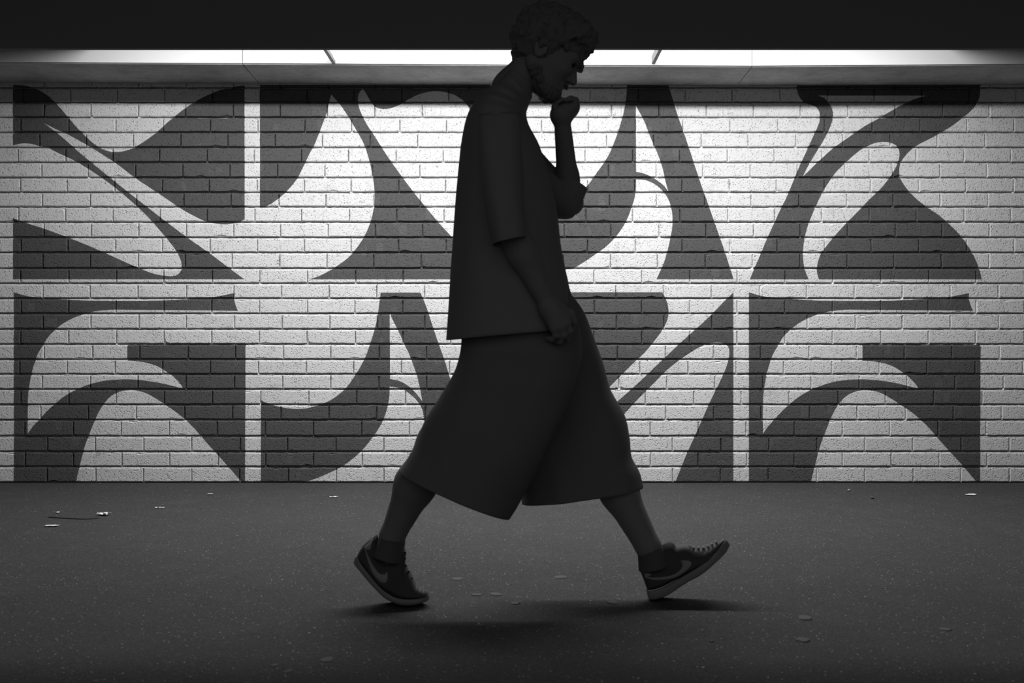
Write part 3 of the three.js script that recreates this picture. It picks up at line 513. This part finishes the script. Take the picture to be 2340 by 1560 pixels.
  // sock: a short cuff round the ankle
  const [k0, k1, r0, r1] = sock, cuff = bone(P(...k0, 0), P(...k1, 0), r0, r1), mid = P((k0[0] + k1[0]) / 2, (k0[1] + k1[1]) / 2, 0), d0 = P(...k0, 0), d1 = P(...k1, 0).sub(d0), len2 = d1.lengthSq();
  const sockField = (x, y, z) => { const t = ((x - d0.x) * d1.x + (y - d0.y) * d1.y + (z - d0.z) * d1.z) / len2; return Math.max(cuff(x, y, z), (-t) * Math.sqrt(len2)); };
  mesh(numbered('sock'), fieldMesh(sockField, [mid.x - 0.075, mid.y - 0.075, mid.z - 0.06], [mid.x + 0.075, mid.y + 0.075, mid.z + 0.06], 0.0045), sockMat, root);
  return root;
}
shoe('dark low sneaker of the trailing foot with heel raised', [780, 1080], ZN * 0.35,
  [[136, 1000, 150, 945, 0.014], [150, 1030, 172, 932, 0.026], [200, 1092, 212, 1000, 0.034], [255, 1160, 262, 1068, 0.036], [315, 1230, 330, 1150, 0.037], [392, 1312, 405, 1240, 0.040], [472, 1388, 480, 1312, 0.044], [560, 1440, 570, 1370, 0.047], [660, 1472, 660, 1398, 0.049], [760, 1477, 760, 1405, 0.048], [850, 1464, 850, 1397, 0.043], [915, 1446, 925, 1378, 0.033], [955, 1428, 968, 1360, 0.020], [976, 1408, 982, 1362, 0.008]],
  [[170, 940, 205, 862, 0.014], [182, 965, 250, 800, 0.026], [215, 1010, 338, 728, 0.032], [268, 1082, 400, 690, 0.034], [330, 1158, 420, 820, 0.036], [395, 1238, 505, 930, 0.038], [470, 1312, 640, 880, 0.041], [530, 1350, 716, 850, 0.043], [590, 1384, 722, 925, 0.045], [650, 1402, 716, 1000, 0.046], [700, 1408, 750, 1072, 0.047], [750, 1408, 786, 1130, 0.048], [800, 1404, 818, 1208, 0.047], [842, 1400, 852, 1246, 0.045], [885, 1394, 898, 1274, 0.041], [928, 1384, 938, 1304, 0.033], [966, 1370, 972, 1334, 0.017]],
  [[[258, 850], [282, 940], [312, 1040], [352, 1122], [402, 1186], [450, 1220], [490, 1225], [512, 1195], [520, 1140], [512, 1092]], [[272, 848], [302, 920], [332, 988], [366, 1045], [402, 1098], [432, 1124], [460, 1132], [484, 1126], [500, 1112], [508, 1096]]],
  [[[250, 818], [300, 770], [352, 728]], [[268, 856], [318, 850], [342, 775]]],
  [[712, 885, 0.1], [716, 950, 0.0], [724, 1030, -0.5], [752, 1098, -0.5], [786, 1172, -0.4]], [0.72, 0.78, 0.84, 0.89],
  [[505, 960], [560, 770], 0.052, 0.0405]);
shoe('dark low sneaker of the leading foot with toe raised', [1400, 1080], ZF * 0.35,
  [[392, 1385, 372, 1290, 0.016], [412, 1410, 400, 1312, 0.028], [465, 1413, 470, 1302, 0.034], [530, 1398, 545, 1278, 0.036], [605, 1368, 630, 1236, 0.037], [690, 1315, 720, 1185, 0.040], [775, 1258, 800, 1135, 0.043], [860, 1205, 880, 1087, 0.046], [950, 1160, 960, 1043, 0.049], [1050, 1090, 1050, 987, 0.048], [1140, 1010, 1130, 920, 0.043], [1215, 938, 1192, 842, 0.034], [1275, 870, 1235, 785, 0.021], [1306, 800, 1264, 745, 0.008]],
  [[384, 1300, 345, 1190, 0.016], [405, 1308, 308, 1085, 0.028], [465, 1298, 318, 1000, 0.034], [540, 1275, 440, 960, 0.037], [610, 1242, 560, 800, 0.039], [670, 1210, 655, 775, 0.041], [730, 1178, 705, 812, 0.043], [790, 1143, 775, 796, 0.045], [845, 1110, 845, 800, 0.047], [900, 1078, 895, 832, 0.048], [955, 1045, 955, 834, 0.048], [1010, 1012, 1010, 832, 0.047], [1065, 975, 1058, 818, 0.045], [1115, 930, 1105, 797, 0.041], [1165, 876, 1152, 774, 0.034], [1210, 815, 1200, 748, 0.025], [1252, 757, 1250, 735, 0.012]],
  [[[352, 1168], [420, 1188], [500, 1197], [600, 1190], [700, 1165], [780, 1120], [850, 1060], [876, 1015], [866, 986], [832, 974]], [[352, 1146], [430, 1164], [500, 1165], [570, 1158], [650, 1142], [715, 1114], [765, 1065], [778, 1025], [768, 1000], [750, 976]]],
  [[[306, 1098], [330, 1150], [352, 1180]], [[330, 1080], [390, 1110], [440, 1130]]],
  [[905, 832, 0.1], [955, 834, 0.0], [1010, 832, -0.2], [1062, 816, -0.5], [1104, 796, -0.5], [1150, 772, -0.5]], [0.62, 0.70, 0.78, 0.86],
  [[470, 1060], [430, 900], 0.050, 0.0415]);

// ------------------------------------------------------------------ litter and spots on the asphalt
const ground = (py) => EYE * FOCAL / (py - IMG_H / 2);
const paperMat = paint(0.85, { roughness: 0.8 }), gumMat = paint(0.105, { roughness: 0.8, specularIntensity: 0.2 }), pebbleMat = paint(0.45), darkPebble = paint(0.10);
function blob(r1, r2, h, turn, wob) {          // flat irregular disc with a rounded rim
  const n = 22, pos = [0, h, 0], idx = [], s0 = rr(0, 50);
  const rim = (k, f, y) => { const a = (k / n) * Math.PI * 2, w = 1 + wob * noise3(Math.cos(a) * 1.6 + s0, Math.sin(a) * 1.6, s0), x = Math.cos(a) * r1 * w * f, z = Math.sin(a) * r2 * w * f; pos.push(x * Math.cos(turn) - z * Math.sin(turn), y, x * Math.sin(turn) + z * Math.cos(turn)); };
  for (let k = 0; k < n; k++) rim(k, 0.75, h); for (let k = 0; k < n; k++) rim(k, 0.96, h * 0.6); for (let k = 0; k < n; k++) rim(k, 1, -0.004);
  for (let k = 0; k < n; k++) { const a = 1 + k, b = 1 + (k + 1) % n; idx.push(0, b, a); for (const o of [0, n]) idx.push(a + o, b + o, b + o + n, a + o, b + o + n, a + o + n); }
  return tris(pos, idx);
}
function lay(name, label, category, group, px, py, geometry, material) {
  const d = ground(py), m = mesh(numbered(name), geometry, material);
  m.position.set(X(px, d), 0, -d); m.userData = { label, category }; if (group) m.userData.group = group;
  return m;
}
const GUM = 'flattened gum spots on the asphalt';
for (const [px, py, w, label] of [
  [747, 1507, 31, 'pale round gum spot, largest and lowest-left of the spots on the dark asphalt'], [628, 1520, 20, 'faint small gum spot, left one of the pair at the lower left'], [657, 1534, 20, 'faint small gum spot, right one of the pair at the lower left'],
  [218, 1556, 16, 'small gum spot at the very bottom left edge of the picture'], [1090, 1358, 25, 'gum spot between the two feet, left one of the close pair'], [1133, 1357, 27, 'gum spot between the two feet, right one of the close pair'], [1178, 1377, 22, 'small smeared gum spot just right below the close pair between the feet'],
  [1045, 1322, 28, 'faint gum spot right of the trailing shoe, above the close pair'], [1280, 1318, 30, 'gum spot midway between the feet, farther back than the others there'], [1400, 1376, 24, 'gum spot just left of the leading heel'], [1097, 1428, 20, 'speckled gum spot at the upper edge of the shadow of the shorts'],
  [1840, 1411, 30, 'pale gum spot lower right, upper one of two aligned'], [1835, 1461, 33, 'pale gum spot lower right, lower one of two aligned'], [2160, 1437, 28, 'barely visible gum spot near the right edge of the asphalt'], [1626, 1464, 10, 'tiny pale gum spot right of the shadow of the shorts'],
]) { const d = ground(py), r = w / 2 * d / FOCAL; lay('gum_spot', label, 'gum', GUM, px, py, blob(r, r * rr(1.1, 1.5), 0.0013, rr(-0.4, 0.4), 0.22), gumMat); }
function scrap(l, w, h, turn, crumple) {       // a thin creased piece of paper
  const nx = 8, nz = 4, pos = [], idx = [], s0 = rr(0, 40), put = (i, j, dy) => { const u = i / nx - 0.5, v = j / nz - 0.5, x = u * l * (1 + 0.2 * noise3(j, s0, 1)), z = v * w * (1 + 0.3 * noise3(i, s0, 2)); pos.push(x * Math.cos(turn) - z * Math.sin(turn), 0.0012 + h * (0.5 + 0.5 * noise3(u * crumple + s0, v * crumple, 3)) + dy, x * Math.sin(turn) + z * Math.cos(turn)); };
  for (const dy of [0.0010, 0]) for (let j = 0; j <= nz; j++) for (let i = 0; i <= nx; i++) put(i, j, dy);
  const N = (nx + 1) * (nz + 1), f = (i, j) => j * (nx + 1) + i;
  for (let j = 0; j < nz; j++) for (let i = 0; i < nx; i++) { const a = f(i, j), b = f(i + 1, j), c = f(i + 1, j + 1), d = f(i, j + 1); idx.push(a, d, c, a, c, b, a + N, b + N, c + N, a + N, c + N, d + N); }
  const edge = []; for (let i = 0; i < nx; i++) edge.push(f(i, 0)); for (let j = 0; j < nz; j++) edge.push(f(nx, j)); for (let i = nx; i > 0; i--) edge.push(f(i, nz)); for (let j = nz; j > 0; j--) edge.push(f(0, j));
  edge.forEach((a, k) => { const b = edge[(k + 1) % edge.length]; idx.push(a, b, b + N, a, b + N, a + N); });
  return tris(pos, idx).toNonIndexed();
}
const SCRAPS = 'white scraps of litter near the wall';
for (const [px, py, l, w, h, turn, label] of [
  [365, 1161, 0.042, 0.008, 0.005, 0.02, 'thin straight white scrap lying flat between the crumpled scrap and the wall'], [480, 1130, 0.026, 0.010, 0.007, 0.15, 'short white scrap on the asphalt, nearest to the wall at left'], [763, 1136, 0.041, 0.011, 0.005, -0.12, 'slim white scrap on the asphalt just left of the trailing leg'],
  [237, 1177, 0.050, 0.040, 0.014, 0.2, 'crumpled pale scrap at the right end of the crack'], [118, 1202, 0.052, 0.030, 0.004, 0.0, 'flat pale scrap at far left, below the crack'], [132, 1172, 0.018, 0.016, 0.006, 0.3, 'tiny pale scrap at far left, above the crack'], [2218, 1131, 0.052, 0.030, 0.006, -0.3, 'white pointed scrap at far right, near the foot of the wall'],
]) lay('paper_scrap', label, 'litter', SCRAPS, px, py, scrap(l, w, h, turn, 5), paperMat);
function pebble(r) { const g = new THREE.IcosahedronGeometry(r, 2), p = g.attributes.position; for (let i = 0; i < p.count; i++) { const k = 1 + 0.25 * noise3(p.getX(i) / r * 1.3 + 5, p.getY(i) / r * 1.3, p.getZ(i) / r * 1.3); p.setXYZ(i, p.getX(i) * k * 1.25, p.getY(i) * k * 0.8, p.getZ(i) * k); } g.computeVertexNormals(); return g.translate(0, r * 0.62, 0); }
lay('pebble', 'small pale pebble right of the walker, close to the wall', 'pebble', null, 1940, 1121, pebble(0.0065), pebbleMat);
lay('pebble', 'small dark pebble right of the walker, farther from the wall than the pale one', 'pebble', null, 1993, 1139, pebble(0.008), darkPebble);
{ // a hairline crack with a raised lip, part of the floor
  const pts = [[112, 1181.5], [140, 1183.5], [165, 1185], [190, 1186], [210, 1185.5], [226, 1184]].map(([x, y]) => { const d = ground(y); return new THREE.Vector3(X(x, d), 0.0002, -d); });
  mesh('crack', new THREE.TubeGeometry(new THREE.CatmullRomCurve3(pts), 40, 0.0035, 6), paint(0.02), floor);
}

renderer.render(scene, camera);
